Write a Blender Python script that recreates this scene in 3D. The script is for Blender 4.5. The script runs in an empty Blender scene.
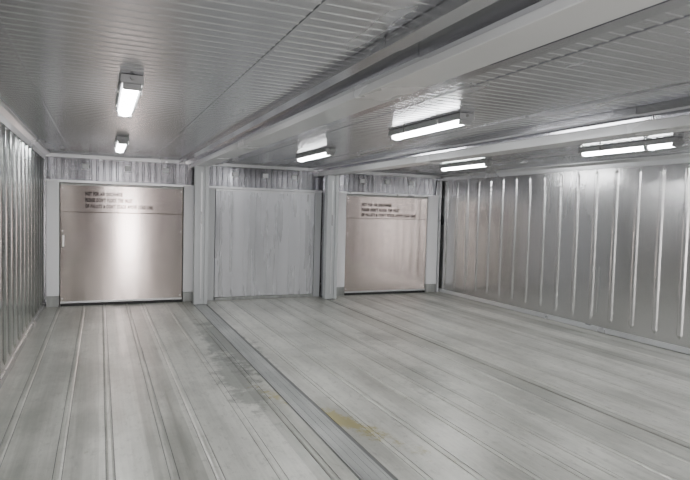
import bpy, bmesh, math
from mathutils import Matrix, Vector
C = bpy.context.scene.collection
XL, XR, YB, YF, H = -0.80, 6.50, 9.85, -2.2, 2.42
J1, J2 = 1.545, 3.895

# ---------------------------------------------------------------- helpers
def box(bm, x0, x1, y0, y1, z0, z1, bev=0):
    vs = [bm.verts.new((x, y, z)) for x in (x0, x1) for y in (y0, y1) for z in (z0, z1)]
    fs = [(0,1,3,2),(4,6,7,5),(0,4,5,1),(2,3,7,6),(0,2,6,4),(1,5,7,3)]
    faces = [bm.faces.new([vs[i] for i in f]) for f in fs]
    if bev:
        es = list({e for f in faces for e in f.edges})
        bmesh.ops.bevel(bm, geom=es, offset=bev, segments=2, affect='EDGES', profile=0.5)
def prism(bm, pts, a0, a1, axis='y'):
    def P(p, a):
        if axis == 'y': return (p[0], a, p[1])
        if axis == 'z': return (p[0], p[1], a)
        return (a, p[0], p[1])
    A = [bm.verts.new(P(p, a0)) for p in pts]; B = [bm.verts.new(P(p, a1)) for p in pts]
    n = len(pts)
    for i in range(n): bm.faces.new((A[i], A[(i+1)%n], B[(i+1)%n], B[i]))
    bm.faces.new(A[::-1]); bm.faces.new(B)
def cyl(bm, c, r, h, axis='z', seg=16):
    m = Matrix.Translation(c)
    if axis == 'y': m = m @ Matrix.Rotation(math.pi/2, 4, 'X')
    if axis == 'x': m = m @ Matrix.Rotation(math.pi/2, 4, 'Y')
    bmesh.ops.create_cone(bm, cap_ends=True, segments=seg, radius1=r, radius2=r, depth=h, matrix=m)
def obj(name, bm, mat, parent=None, smooth=False):
    bmesh.ops.recalc_face_normals(bm, faces=bm.faces)
    me = bpy.data.meshes.new(name); bm.to_mesh(me); bm.free()
    me.materials.append(mat)
    if smooth:
        for p in me.polygons: p.use_smooth = True
    o = bpy.data.objects.new(name, me); C.objects.link(o)
    if parent: o.parent = parent
    return o
def thing(name, label, cat, loc=(0,0,0), group=None):
    o = bpy.data.objects.new(name, None); C.objects.link(o); o.location = loc
    o.empty_display_size = .1
    o['label'] = label; o['category'] = cat
    if group: o['group'] = group
    return o
def struct(name, bm, mat, parent=None):
    o = obj(name, bm, mat, parent)
    o['kind'] = 'structure'
    return o
BM = bmesh.new

# ---------------------------------------------------------------- materials
def steel(name, col, rough=.3, metal=.9, stretch=(1,1,1), scale=1.0, var=.25, bump=.03, rvar=.15, spec=.5, patch=0.0, aniso=0):
    m = bpy.data.materials.new(name); m.use_nodes = True
    nt = m.node_tree; N = nt.nodes; L = nt.links; b = N['Principled BSDF']
    tc = N.new('ShaderNodeTexCoord'); mp = N.new('ShaderNodeMapping')
    mp.inputs['Scale'].default_value = [s*scale for s in stretch]
    L.new(tc.outputs['Object'], mp.inputs['Vector'])
    n = N.new('ShaderNodeTexNoise'); n.inputs['Scale'].default_value = 1; n.inputs['Detail'].default_value = 4
    L.new(mp.outputs[0], n.inputs['Vector'])
    n2 = N.new('ShaderNodeTexNoise'); n2.inputs['Scale'].default_value = 1.7; n2.inputs['Detail'].default_value = 5
    L.new(tc.outputs['Object'], n2.inputs['Vector'])
    mr = N.new('ShaderNodeMapRange'); mr.inputs['From Min'].default_value = .3; mr.inputs['From Max'].default_value = .7
    mr.inputs['To Min'].default_value = 1-var; mr.inputs['To Max'].default_value = 1+var*.4
    L.new(n.outputs['Fac'], mr.inputs['Value'])
    mr2 = N.new('ShaderNodeMapRange'); mr2.inputs['From Min'].default_value = .3; mr2.inputs['From Max'].default_value = .7
    mr2.inputs['To Min'].default_value = 1-patch; mr2.inputs['To Max'].default_value = 1
    L.new(n2.outputs['Fac'], mr2.inputs['Value'])
    mu = N.new('ShaderNodeMath'); mu.operation = 'MULTIPLY'; L.new(mr.outputs[0], mu.inputs[0]); L.new(mr2.outputs[0], mu.inputs[1])
    sc = N.new('ShaderNodeVectorMath'); sc.operation = 'SCALE'; sc.inputs[0].default_value = col
    L.new(mu.outputs[0], sc.inputs['Scale']); L.new(sc.outputs[0], b.inputs['Base Color'])
    rr = N.new('ShaderNodeMapRange'); rr.inputs['From Min'].default_value = .3; rr.inputs['From Max'].default_value = .7
    rr.inputs['To Min'].default_value = max(.03, rough-rvar*.5); rr.inputs['To Max'].default_value = rough+rvar*.5
    L.new(n.outputs['Fac'], rr.inputs['Value']); L.new(rr.outputs[0], b.inputs['Roughness'])
    b.inputs['Metallic'].default_value = metal; b.inputs['Specular IOR Level'].default_value = spec
    if aniso:
        b.inputs['Anisotropic'].default_value = aniso
        cx = N.new('ShaderNodeCombineXYZ'); cx.inputs[2].default_value = 1; L.new(cx.outputs[0], b.inputs['Tangent'])
    if bump:
        bp = N.new('ShaderNodeBump'); bp.inputs['Strength'].default_value = bump; bp.inputs['Distance'].default_value = .02
        L.new(n.outputs['Fac'], bp.inputs['Height']); L.new(bp.outputs[0], b.inputs['Normal'])
    return m
M = {}
M['ceil']   = steel('ceiling_steel', (.65,.655,.685), .26, .90, (2.0,.25,1), 1, .06, .03, .04)
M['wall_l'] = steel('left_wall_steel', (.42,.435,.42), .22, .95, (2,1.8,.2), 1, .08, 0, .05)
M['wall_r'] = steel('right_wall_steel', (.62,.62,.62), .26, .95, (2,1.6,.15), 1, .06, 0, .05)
M['wall_b'] = steel('back_wall_steel', (.34,.34,.36), .24, .93, (5,2,.6), 1, .15, .02)
M['panel']  = steel('brushed_panel_steel', (.59,.525,.495), .17, 1.0, (2.2,2,.2), 1, .14, .012, .06, aniso=.85)
M['panel_u']= steel('brushed_upper_panel_steel', (.56,.495,.465), .17, 1.0, (2.2,2,.2), 1, .14, .012, .06, aniso=.85)
M['ribpan'] = steel('pale_ribbed_panel', (.66,.67,.70), .28, .5, (5,2,.5), 1, .05, .01, patch=.03)
M['white']  = steel('white_plastic_strip', (.98,.98,1.0), .4, 0, (3,3,1), 1, .01, 0)
M['beam']   = steel('painted_beam', (.70,.71,.715), .24, .15, (1,.6,1), 1, .03, 0)
M['cover']  = steel('shiny_beam_cover', (.60,.60,.63), .21, .97, (3,.3,3), 1, .05, .01, .04)
M['column'] = steel('painted_column', (.54,.56,.57), .36, .15, (3,3,.8), 1, .06, .01)
M['trim']   = steel('aluminium_trim', (.68,.69,.70), .32, .7, (1,1,1), 1, .06, 0)
M['dark']   = steel('dark_gap', (.04,.04,.04), .6, .2, (1,1,1), 1, .2, 0)
M['sub']    = steel('floor_groove', (.14,.145,.14), .5, .2, (1,1,1), 1, .2, 0)
M['ink']    = steel('black_lettering', (.003,.003,.003), .9, 0, (1,1,1), 1, .1, 0, spec=0)
M['tray']   = steel('grey_light_tray', (.42,.43,.44), .45, 0, (2,2,2), 1, .1, 0)
M['clip']   = steel('steel_clip', (.7,.7,.7), .3, 1, (2,2,2), 1, .1, 0)
M['plate']  = steel('joint_plate_steel', (.44,.455,.44), .38, .3, (9,.8,1), 1, .35, .05, patch=.3)
M['tag']    = steel('pale_tag', (.90,.91,.93), .4, 0, (2,2,2), 1, .1, 0)
def glow(name, s, col):
    m = bpy.data.materials.new(name); m.use_nodes = True; b = m.node_tree.nodes['Principled BSDF']
    b.inputs['Base Color'].default_value = (.9,.9,.9,1); b.inputs['Roughness'].default_value = .3
    b.inputs['Emission Color'].default_value = (*col,1); b.inputs['Emission Strength'].default_value = s
    return m
M['glow'] = glow('lit_diffuser', 60, (.985,.988,1))

# floor: metal decking with streaks and stains
def floor_mat():
    m = bpy.data.materials.new('floor_metal'); m.use_nodes = True
    nt = m.node_tree; N = nt.nodes; L = nt.links; b = N['Principled BSDF']
    tc = N.new('ShaderNodeTexCoord'); sep = N.new('ShaderNodeSeparateXYZ'); L.new(tc.outputs['Object'], sep.inputs[0])
    X, Y = sep.outputs[0], sep.outputs[1]
    def mth(op, a, c=None, d=None, clamp=False):
        n = N.new('ShaderNodeMath'); n.operation = op; n.use_clamp = clamp
        for i, v in enumerate((a, c, d)):
            if v is None: continue
            if isinstance(v, (int, float)): n.inputs[i].default_value = v
            else: L.new(v, n.inputs[i])
        return n.outputs[0]
    def noise(sc, scale, det=5, rough=.6):
        mp = N.new('ShaderNodeMapping'); mp.inputs['Scale'].default_value = sc; L.new(tc.outputs['Object'], mp.inputs['Vector'])
        n = N.new('ShaderNodeTexNoise'); n.inputs['Scale'].default_value = scale; n.inputs['Detail'].default_value = det
        n.inputs['Roughness'].default_value = rough; L.new(mp.outputs[0], n.inputs['Vector']); return n.outputs['Fac']
    def ramp(v, a, c, lo=0, hi=1):
        n = N.new('ShaderNodeMapRange'); n.interpolation_type = 'SMOOTHSTEP'
        n.inputs['From Min'].default_value = a; n.inputs['From Max'].default_value = c
        n.inputs['To Min'].default_value = lo; n.inputs['To Max'].default_value = hi
        L.new(v, n.inputs['Value']); return n.outputs[0]
    def mix(f, a, c):
        n = N.new('ShaderNodeMix'); n.data_type = 'RGBA'; L.new(f, n.inputs['Factor'])
        for k, v in ((6, a), (7, c)):
            if isinstance(v, tuple): n.inputs[k].default_value = (*v, 1)
            else: L.new(v, n.inputs[k])
        return n.outputs[2]
    streak = noise((9,.35,1), 1.0)
    fine = noise((50,1.0,1), 1.0, 3)
    patch = noise((1,.6,1), 1.6)
    grit = noise((1,.45,1), 18, 6, .78)
    scr = noise((3,1,1), 4, 6, .8)
    pl = mth('FLOOR', mth('DIVIDE', X, .30))
    wn = N.new('ShaderNodeTexWhiteNoise'); wn.noise_dimensions = '1D'; L.new(pl, wn.inputs['W'])
    v = mth('ADD', mth('MULTIPLY', streak, .42), mth('MULTIPLY', wn.outputs['Value'], .17))
    v = mth('ADD', v, mth('MULTIPLY', fine, .16)); v = mth('ADD', v, mth('MULTIPLY', patch, .55))
    v = ramp(v, .42, .88)
    col = mix(v, (.31,.315,.28), (.70,.70,.645))
    col = mix(ramp(grit, .50, .70, 0, .55), col, (.27,.27,.245))
    col = mix(ramp(scr, .54, .72, 0, .45), col, (.26,.26,.235))
    def blob(cx, cy, rx, ry, skew=0):
        dx = mth('SUBTRACT', mth('SUBTRACT', X, cx), mth('MULTIPLY', mth('SUBTRACT', Y, cy), skew))
        dx = mth('DIVIDE', dx, rx); dy = mth('DIVIDE', mth('SUBTRACT', Y, cy), ry)
        r = mth('SQRT', mth('ADD', mth('MULTIPLY', dx, dx), mth('MULTIPLY', dy, dy)))
        return mth('SUBTRACT', 1.0, r, clamp=True)
    nz = noise((1,.8,1), 5.0, 7, .75)
    nz2 = noise((1,.8,1), 10.0, 7, .8)
    def stain(bl, th, amt, w=.3, k=1.8, n=nz):
        return ramp(mth('ADD', bl, mth('MULTIPLY', mth('SUBTRACT', n, .5), k)), th, th+w, 0, amt)
    col = mix(stain(blob(1.42,6.7,.42,2.2), .26, .7, .35, 2.2), col, (.12,.13,.11))
    col = mix(stain(blob(1.20,5.3,.32,1.8), .30, .6, .35, 2.2), col, (.13,.14,.12))
    col = mix(stain(blob(1.64,4.05,.18,1.25,-.40), .30, .75, .4, 2.6, nz2), col, (.34,.29,.08))
    col = mix(stain(blob(3.3,6.4,.5,.9), .45, .45), col, (.2,.21,.19))
    col = mix(stain(blob(2.9,4.6,.6,1.2,.2), .5, .4), col, (.22,.23,.21))
    L.new(col, b.inputs['Base Color'])
    L.new(ramp(streak, .3, .7, .28, .44), b.inputs['Roughness'])
    b.inputs['Metallic'].default_value = .35
    bp = N.new('ShaderNodeBump'); bp.inputs['Strength'].default_value = .08; bp.inputs['Distance'].default_value = .01
    L.new(fine, bp.inputs['Height']); L.new(bp.outputs[0], b.inputs['Normal'])
    return m
M['floor'] = floor_mat()

# ---------------------------------------------------------------- setting
bm = BM(); box(bm, XL, XR, YF, YB+.1, -.08, -.004); fbase = struct('floor', bm, M['sub'])
bm = BM()
def planks(bm, x0, x1, pat, gap):
    x = x0; k = 0
    while x < x1 - .02:
        w = min(pat[k % len(pat)], x1 - x)
        if x1 - x - w < .04: w = x1 - x
        if w > .1:
            box(bm, x+gap, x+w-gap, YF, YB+.1, -.004, 0)
        else:      # raised rolled seam
            prism(bm, [(x+gap,-.004), (x+gap,0), (x+w*.3,.003), (x+w*.7,.003), (x+w-gap,0), (x+w-gap,-.004)], YF, YB+.1)
        x += w; k += 1
planks(bm, XL, J1-.11, [.20, .05, .30, .05, .24, .05, .30, .05], .0024)
planks(bm, J1+.11, J2-.08, [.16, .04, .26, .05, .28, .045, .24, .05], .0032)
planks(bm, J2+.08, XR, [.26, .05, .30, .05], .0040)
o = struct('floor_planks', bm, M['floor'], fbase)

def joint_plate(x, w, label, mat, n):
    bm = BM(); box(bm, x-w, x+w, YF, YB-.45, -.004, .003)
    for k in range(n):
        xx = x - w*.8 + k*w*1.6/(n-1)
        box(bm, xx-.004, xx+.004, YF, YB-.45, .003, .005)
    o = obj('floor_joint_plate', bm, mat)
    o['label'] = label; o['category'] = 'floor plate'
joint_plate(J1-.01, .09, 'dark ridged metal strip in the floor leading to the left column', M['plate'], 4)
joint_plate(J2, .07, 'pale ridged metal strip in the floor leading to the right column', M['floor'], 3)

def side_wall(name, X, s, mat, z0, z1, pitch, y0):
    bm = BM()
    box(bm, min(X, X-s*.06), max(X, X-s*.06), YF, YB+.1, -.05, H+.05)
    y = y0
    while y > YF + .1:
        hw, d = .042, .018
        pts = [(X, y-hw), (X+s*d*.8, y-hw*.6), (X+s*d, y-hw*.3), (X+s*d, y+hw*.3), (X+s*d*.8, y+hw*.6), (X, y+hw)]
        A = [bm.verts.new((p[0], p[1], z0)) for p in pts]; B = [bm.verts.new((p[0], p[1], z1)) for p in pts]
        a0 = bm.verts.new((X, y, z0-.05)); b0 = bm.verts.new((X, y, z1+.05))
        for i in range(len(pts)-1):
            bm.faces.new((A[i], A[i+1], B[i+1], B[i])); bm.faces.new((A[i], A[i+1], a0)); bm.faces.new((B[i], B[i+1], b0))
        y -= pitch
    return struct(name, bm, mat)
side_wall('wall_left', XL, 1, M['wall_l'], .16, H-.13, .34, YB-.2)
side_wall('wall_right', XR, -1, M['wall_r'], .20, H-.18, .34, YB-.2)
bm = BM(); box(bm, XL, XR, YB+.10, YB+.16, -.05, H+.05)
for a, b_ in ((XL+.06, J1-.14), (J1+.14, J2-.14), (J2+.14, XR-.06)):
    x = a
    while x < b_:
        prism(bm, [(x-.02, YB+.1), (x-.008, YB+.088), (x+.008, YB+.088), (x+.02, YB+.1)], 2.0, H-.03, 'z'); x += .10
struct('wall_back', bm, M['wall_b'])
bm = BM(); box(bm, XL, XR, YF-.06, YF, -.05, H+.05); struct('wall_front', bm, M['wall_b'])

def ceiling(x0, x1):
    bm = BM(); pts = []; y = YF
    pitch = .09
    while y < YB + .02:
        pts += [(y, H), (y+.060, H), (y+.067, H-.0028), (y+.079, H-.0028), (y+.086, H)]; y += pitch
    pts += [(YB+.1, H)]
    pts += [(YB+.1, H+.05), (YF, H+.05)]
    prism(bm, pts, x0, x1, 'x')
    return bm
struct('ceiling', ceiling(XL, J1-.2), M['ceil'])
struct('ceiling', ceiling(J1+.2, J2-.2), M['ceil'])
struct('ceiling', ceiling(J2+.2, XR), M['ceil'])
bm = BM()
for x in (J1, J2): box(bm, x-.2, x+.2, YF, YB+.1, H+.0, H+.05)
struct('ceiling', bm, M['ceil'])
bm = BM()
for x in (-.42, .80, 2.15, 3.18, 4.5, 5.75): box(bm, x-.008, x+.008, YF, YB, H-.0052, H-.0028)
struct('trim_1', bm, M['ceil'])
bm = BM(); prism(bm, [(XL, H-.006), (XL, H-.11), (XL+.012, H-.11), (XL+.018, H-.05), (XL+.06, H-.018), (XL+.09, H-.018), (XL+.09, H-.006)], YF, YB); struct('trim_2', bm, M['trim'])
bm = BM(); prism(bm, [(XR, H-.006), (XR, H-.11), (XR-.012, H-.11), (XR-.018, H-.05), (XR-.06, H-.018), (XR-.11, H-.018), (XR-.11, H-.006)], YF, YB); struct('trim_3', bm, M['trim'])
bm = BM(); prism(bm, [(XL, .007), (XL+.02, .007), (XL+.02, .02), (XL+.010, .06), (XL, .06)], YF, YB); struct('baseboard_left', bm, M['wall_r'])
bm = BM(); prism(bm, [(XR, .007), (XR-.022, .007), (XR-.022, .02), (XR-.012, .075), (XR, .075)], YF, YB); struct('baseboard_right', bm, M['trim'])
bm = BM()
for a, b_ in ((XL+.02, J1-.07), (J1+.07, J2-.07), (J2+.07, XR-.02)):
    box(bm, a, b_, YB-.02, YB+.09, 1.965, 2.0)
    box(bm, a, b_, YB+.03, YB+.10, H-.06, H-.008)
struct('trim_4', bm, M['trim'])

# ---------------------------------------------------------------- beams
def beam(x, label, seam, D):
    t = thing('ceiling_beam', label, 'beam', (x, 0, H))
    bm = BM()
    prism(bm, [(-.115,-.003), (-.115,-D+.004), (-.112,-D), (.112,-D), (.115,-D+.004), (.115,-.003)], YF, YB+.08)
    obj('beam_body', bm, M['beam'], t)
    for s in (-1, 1):
        for (a, b_, e) in ((YF, seam, .006), (seam+.012, YB+.06, 0)):
            bm = BM()
            prism(bm, [(s*.34,-.003), (s*(.34+e),-.052-e), (s*.26,-.052-e), (s*.255,-.022-e), (s*.165,-.022-e), (s*.160,-.070-e), (s*.117,-.070-e), (s*.117,-.003)], a, b_)
            obj('side_cover', bm, M['cover'], t)
beam(J1, 'wide ceiling beam with shiny stepped covers above the left column', 2.33, .115)
beam(J2, 'ceiling beam with shiny stepped covers above the right column', 2.9, .145)

# ---------------------------------------------------------------- columns
def column(x, label, D):
    t = thing('support_column', label, 'column', (x, YB-.40, 0))
    w, d = .11, .14; top = H-D-.002
    bm = BM()
    pts = [(-w,0), (-w+.055,0), (-w+.055,.03), (w-.055,.03), (w-.055,0), (w,0), (w,d), (-w,d)]
    prism(bm, pts, .012, top, 'z'); obj('post', bm, M['column'], t)
    bm = BM(); box(bm, -w-.015, w+.015, -.02, d+.015, .0055, .0115); obj('foot_plate', bm, M['plate'], t)
    bm = BM(); box(bm, -.012, .012, .022, .0295, .1, top-.1); obj('seal_strip', bm, M['trim'], t)
    bm = BM(); box(bm, -.06, .06, d+.02, .36, .0075, top); obj('rear_infill', bm, M['wall_b'], t)
column(J1, 'pale steel channel column between the left steel panel and the ribbed panel', .115)
column(J2, 'pale steel channel column between the ribbed panel and the right steel panel', .145)
bm = BM(); box(bm, XR-.09, XR-.045, YB-.05, YB+.07, .0005, H-.12, .004)
o = obj('corner_post', bm, M['trim']); o['label'] = 'narrow corner post beside the right steel panel'; o['category'] = 'post'

# ---------------------------------------------------------------- text
def text_mesh(body, size):
    cu = bpy.data.curves.new('t', 'FONT'); cu.body = body; cu.size = size; cu.extrude = .0008; cu.offset = size*.045
    cu.space_character = 1.2; cu.space_word = 1.4
    o = bpy.data.objects.new('t', cu); C.objects.link(o)
    dg = bpy.context.evaluated_depsgraph_get(); dg.update()
    me = bpy.data.meshes.new_from_object(o.evaluated_get(dg))
    bpy.data.objects.remove(o); return me
LINES = ["NOT FOR AIR DISCHARGE", "PLEASE DON'T BLOCK THE INLET", "OF PALLETS & DON'T STACK ABOVE LOAD LINE"]
def lettering(parent, x, z, width, dz, y):
    ms = [text_mesh(t, .09) for t in LINES]
    s = width / max(v.co.x for v in ms[2].vertices)
    for i, me in enumerate(ms):
        for v in me.vertices:
            cx, cy, cz = v.co
            v.co = (x + cx*s, y - cz, z - i*dz + cy*.9)
        me.name = 'text_line'; me.materials.clear(); me.materials.append(M['ink'])
        o = bpy.data.objects.new('text_line', me); C.objects.link(o); o.parent = parent
        o['label'] = ('top', 'middle', 'bottom')[i] + ' row of small black capital letters'

# ---------------------------------------------------------------- brushed panels at the back
def steel_panel(x0, x1, jl, jr, label, handle, seam, tx, tz, tw):
    t = thing('bulkhead_panel', label, 'steel panel', ((x0+x1)/2, YB, 0))
    a, b_ = x0-(x0+x1)/2, x1-(x0+x1)/2
    bm = BM(); box(bm, a, b_, 0, .045, .04, seam-.003, .003); obj('lower_plate', bm, M['panel'], t)
    bm = BM(); box(bm, a, b_, 0, .045, seam+.003, 1.955, .003); obj('upper_plate', bm, M['panel_u'], t)
    bm = BM(); box(bm, a-.012, b_+.012, .046, .07, .03, 1.96); obj('backing', bm, M['dark'], t)
    bm = BM(); box(bm, a, b_, -.012, -.0005, .045, .075, .002); obj('kick_rail', bm, M['trim'], t)
    bm = BM(); box(bm, a, b_, -.02, .04, .001, .036, .002); obj('threshold', bm, M['dark'], t)
    bm = BM(); box(bm, a, b_, -.01, -.0005, 1.925, 1.95, .002); obj('top_rail', bm, M['plate'], t)
    for (p, q) in ((jl, x0-.016), (x1+.016, jr)):
        p -= (x0+x1)/2; q -= (x0+x1)/2
        bm = BM(); box(bm, p, q, -.03, .06, .17, 1.985, .006); j = obj('side_strip', bm, M['white'], t); j['label'] = 'tall white side strip'
        bm = BM(); box(bm, p, q, -.035, .06, .0005, .165, .003); obj('strip_base', bm, M['plate'], t)
    for z in (.12, 1.2, 1.88):
        for x in (a+.03, b_-.03):
            bm = BM(); cyl(bm, (x, -.002, z), .009, .006, 'y', 10); obj('screw', bm, M['clip'], t)
    if handle:
        bm = BM(); box(bm, a+.03, a+.055, -.03, -.018, .95, 1.13, .003); box(bm, a+.034, a+.051, -.02, 0, .97, .99); box(bm, a+.034, a+.051, -.02, 0, 1.09, 1.11)
        obj('handle', bm, M['clip'], t)
    lettering(t, tx-(x0+x1)/2, tz, tw, .10, -.0015)
steel_panel(-.57, 1.292, XL+.035, J1-.065, 'left brushed steel panel with a small handle and black lettering', True, 1.50, -.215, 1.77, 1.02)
steel_panel(4.34, 6.145, J2+.065, 6.40, 'right brushed steel panel with black lettering beside the ribbed side wall', False, 1.50, 4.66, 1.74, 1.22)

t = thing('ribbed_panel', 'pale grey vertically ribbed panel between the two columns', 'panel', (2.775, YB, 0))
bm = BM(); box(bm, -.93, .91, 0, .05, .055, 1.955, .004)
for k in range(9):
    x = -.84 + k*.21
    prism(bm, [(x-.014,0), (x-.007,-.004), (x+.007,-.004), (x+.014,0)], .09, 1.93, 'z')
obj('ribbed_sheet', bm, M['ribpan'], t)
for a, b_ in ((-1.155, -.94), (.92, 1.045)):
    bm = BM(); box(bm, a, b_, -.005, .06, .001, 1.962, .004); obj('side_rail', bm, M['column'], t)
bm = BM(); box(bm, -.93, .91, -.02, -.0105, 1.92, 1.957, .002); obj('top_rail', bm, M['trim'], t)
bm = BM(); box(bm, -.93, .91, -.02, .06, .001, .05, .003); obj('bottom_rail', bm, M['plate'], t)

for grp, xs in (('left steel panel', (-.22, .42, 1.02)), ('ribbed panel', (2.2, 2.75, 3.3)), ('right steel panel', (4.7, 5.25, 5.8))):
    for i, x in enumerate(xs):
        bm = BM(); box(bm, x-.05, x+.05, YB+.060, YB+.086, 2.19, 2.27, .003)
        o = obj('header_tag', bm, M['tag'])
        o['label'] = '%s small pale tag on the header above the %s' % (('leftmost','middle','rightmost')[i], grp)
        o['category'] = 'tag'; o['group'] = 'pale tags along the header'

# ---------------------------------------------------------------- lights
def make_light(label):
    t = thing('strip_light', label, 'ceiling light', (0,0,0), 'strip lights on the ceiling')
    Lh = .60
    bm = BM(); prism(bm, [(-.066,0), (-.070,-.044), (-.062,-.050), (.062,-.050), (.070,-.044), (.066,0)], -Lh, Lh); obj('housing', bm, M['tray'], t)
    n = 10
    pts = [(-.048*math.cos(math.pi*i/n), -.0505 - .036*math.sin(math.pi*i/n)) for i in range(n+1)]
    bm = BM(); prism(bm, pts, -Lh+.045, Lh-.045); obj('diffuser', bm, M['glow'], t)
    for s in (-1, 1):
        bm = BM(); box(bm, -.054, .054, min(s*(Lh-.044), s*(Lh-.001)), max(s*(Lh-.044), s*(Lh-.001)), -.088, -.0505, .008); obj('end_cap', bm, M['tray'], t)
    bm = BM(); cyl(bm, (0, -Lh-.018, -.02), .012, .034, 'y'); obj('cable_gland', bm, M['tray'], t)
    for y in (-.28, .28):
        for s in (-1, 1):
            bm = BM(); box(bm, min(s*.071, s*.077), max(s*.071, s*.077), y-.012, y+.012, -.056, -.012, .001); obj('clip', bm, M['clip'], t)
    return t
def dup(root, label):
    r = root.copy(); C.objects.link(r); r['label'] = label
    for ch in list(root.children):
        c = ch.copy(); C.objects.link(c); c.parent = r
    return r
spots = [(.18, 4.33, 'strip light on the left bay ceiling, nearer and larger of its two'),
         (.24, 7.60, 'strip light on the left bay ceiling, farther one just above the left steel panel'),
         (2.67, 4.33, 'strip light on the middle bay ceiling, nearer one between the two beams'),
         (2.69, 7.25, 'strip light on the middle bay ceiling, farther one above the ribbed panel'),
         (5.17, 4.33, 'strip light with a strap across it, closest to the right edge'),
         (5.17, 7.25, 'strip light on the right bay ceiling, farther one above the right steel panel'),
         (.18, .75, 'strip light over the near end of the left bay'),
         (2.67, .75, 'strip light over the near end of the middle bay'),
         (5.17, .75, 'strip light over the near end of the right bay')]
first = None; lamps = []
for x, y, lab in spots:
    if first is None: first = make_light(lab); o = first
    else: o = dup(first, lab)
    o.location = (x, y, H-.006); lamps.append(o)
bm = BM(); prism(bm, [(-.064,-.0505), (-.060,-.085), (-.045,-.097), (.045,-.097), (.060,-.085), (.064,-.0505)], -.30, -.255)
obj('strap', bm, M['tray'], lamps[4])

ld = bpy.data.lights.new('panel_highlight_fill', 'AREA'); ld.shape = 'RECTANGLE'; ld.size = .55; ld.size_y = 1.7; ld.energy = 100; ld.color = (1,.93,.92)  # unseen lamp added behind the camera: highlight streak on left panel, plus fill
lo = bpy.data.objects.new('panel_highlight_fill', ld); C.objects.link(lo); lo.location = (.95, YF+.1, .9); lo.rotation_euler = (math.radians(90), 0, 0)
w = bpy.data.worlds.new('World'); bpy.context.scene.world = w; w.use_nodes = True
w.node_tree.nodes['Background'].inputs[0].default_value = (.8,.85,.9,1); w.node_tree.nodes['Background'].inputs[1].default_value = .3

# ---------------------------------------------------------------- camera
cd = bpy.data.cameras.new('camera'); cam = bpy.data.objects.new('camera', cd); C.objects.link(cam)
cd.sensor_width = 36; cd.lens = 559/690*36; cd.clip_start = .02
r = Vector((.9158, -.4008, .026)).normalized(); bk = Vector((-.4015, -.9145, .0488)); bk = (bk - r*bk.dot(r)).normalized(); up = bk.cross(r)
m = Matrix((r, up, bk)).transposed().to_4x4(); m.translation = (0, 0, 1.6)
cam.matrix_world = m
bpy.context.scene.camera = cam
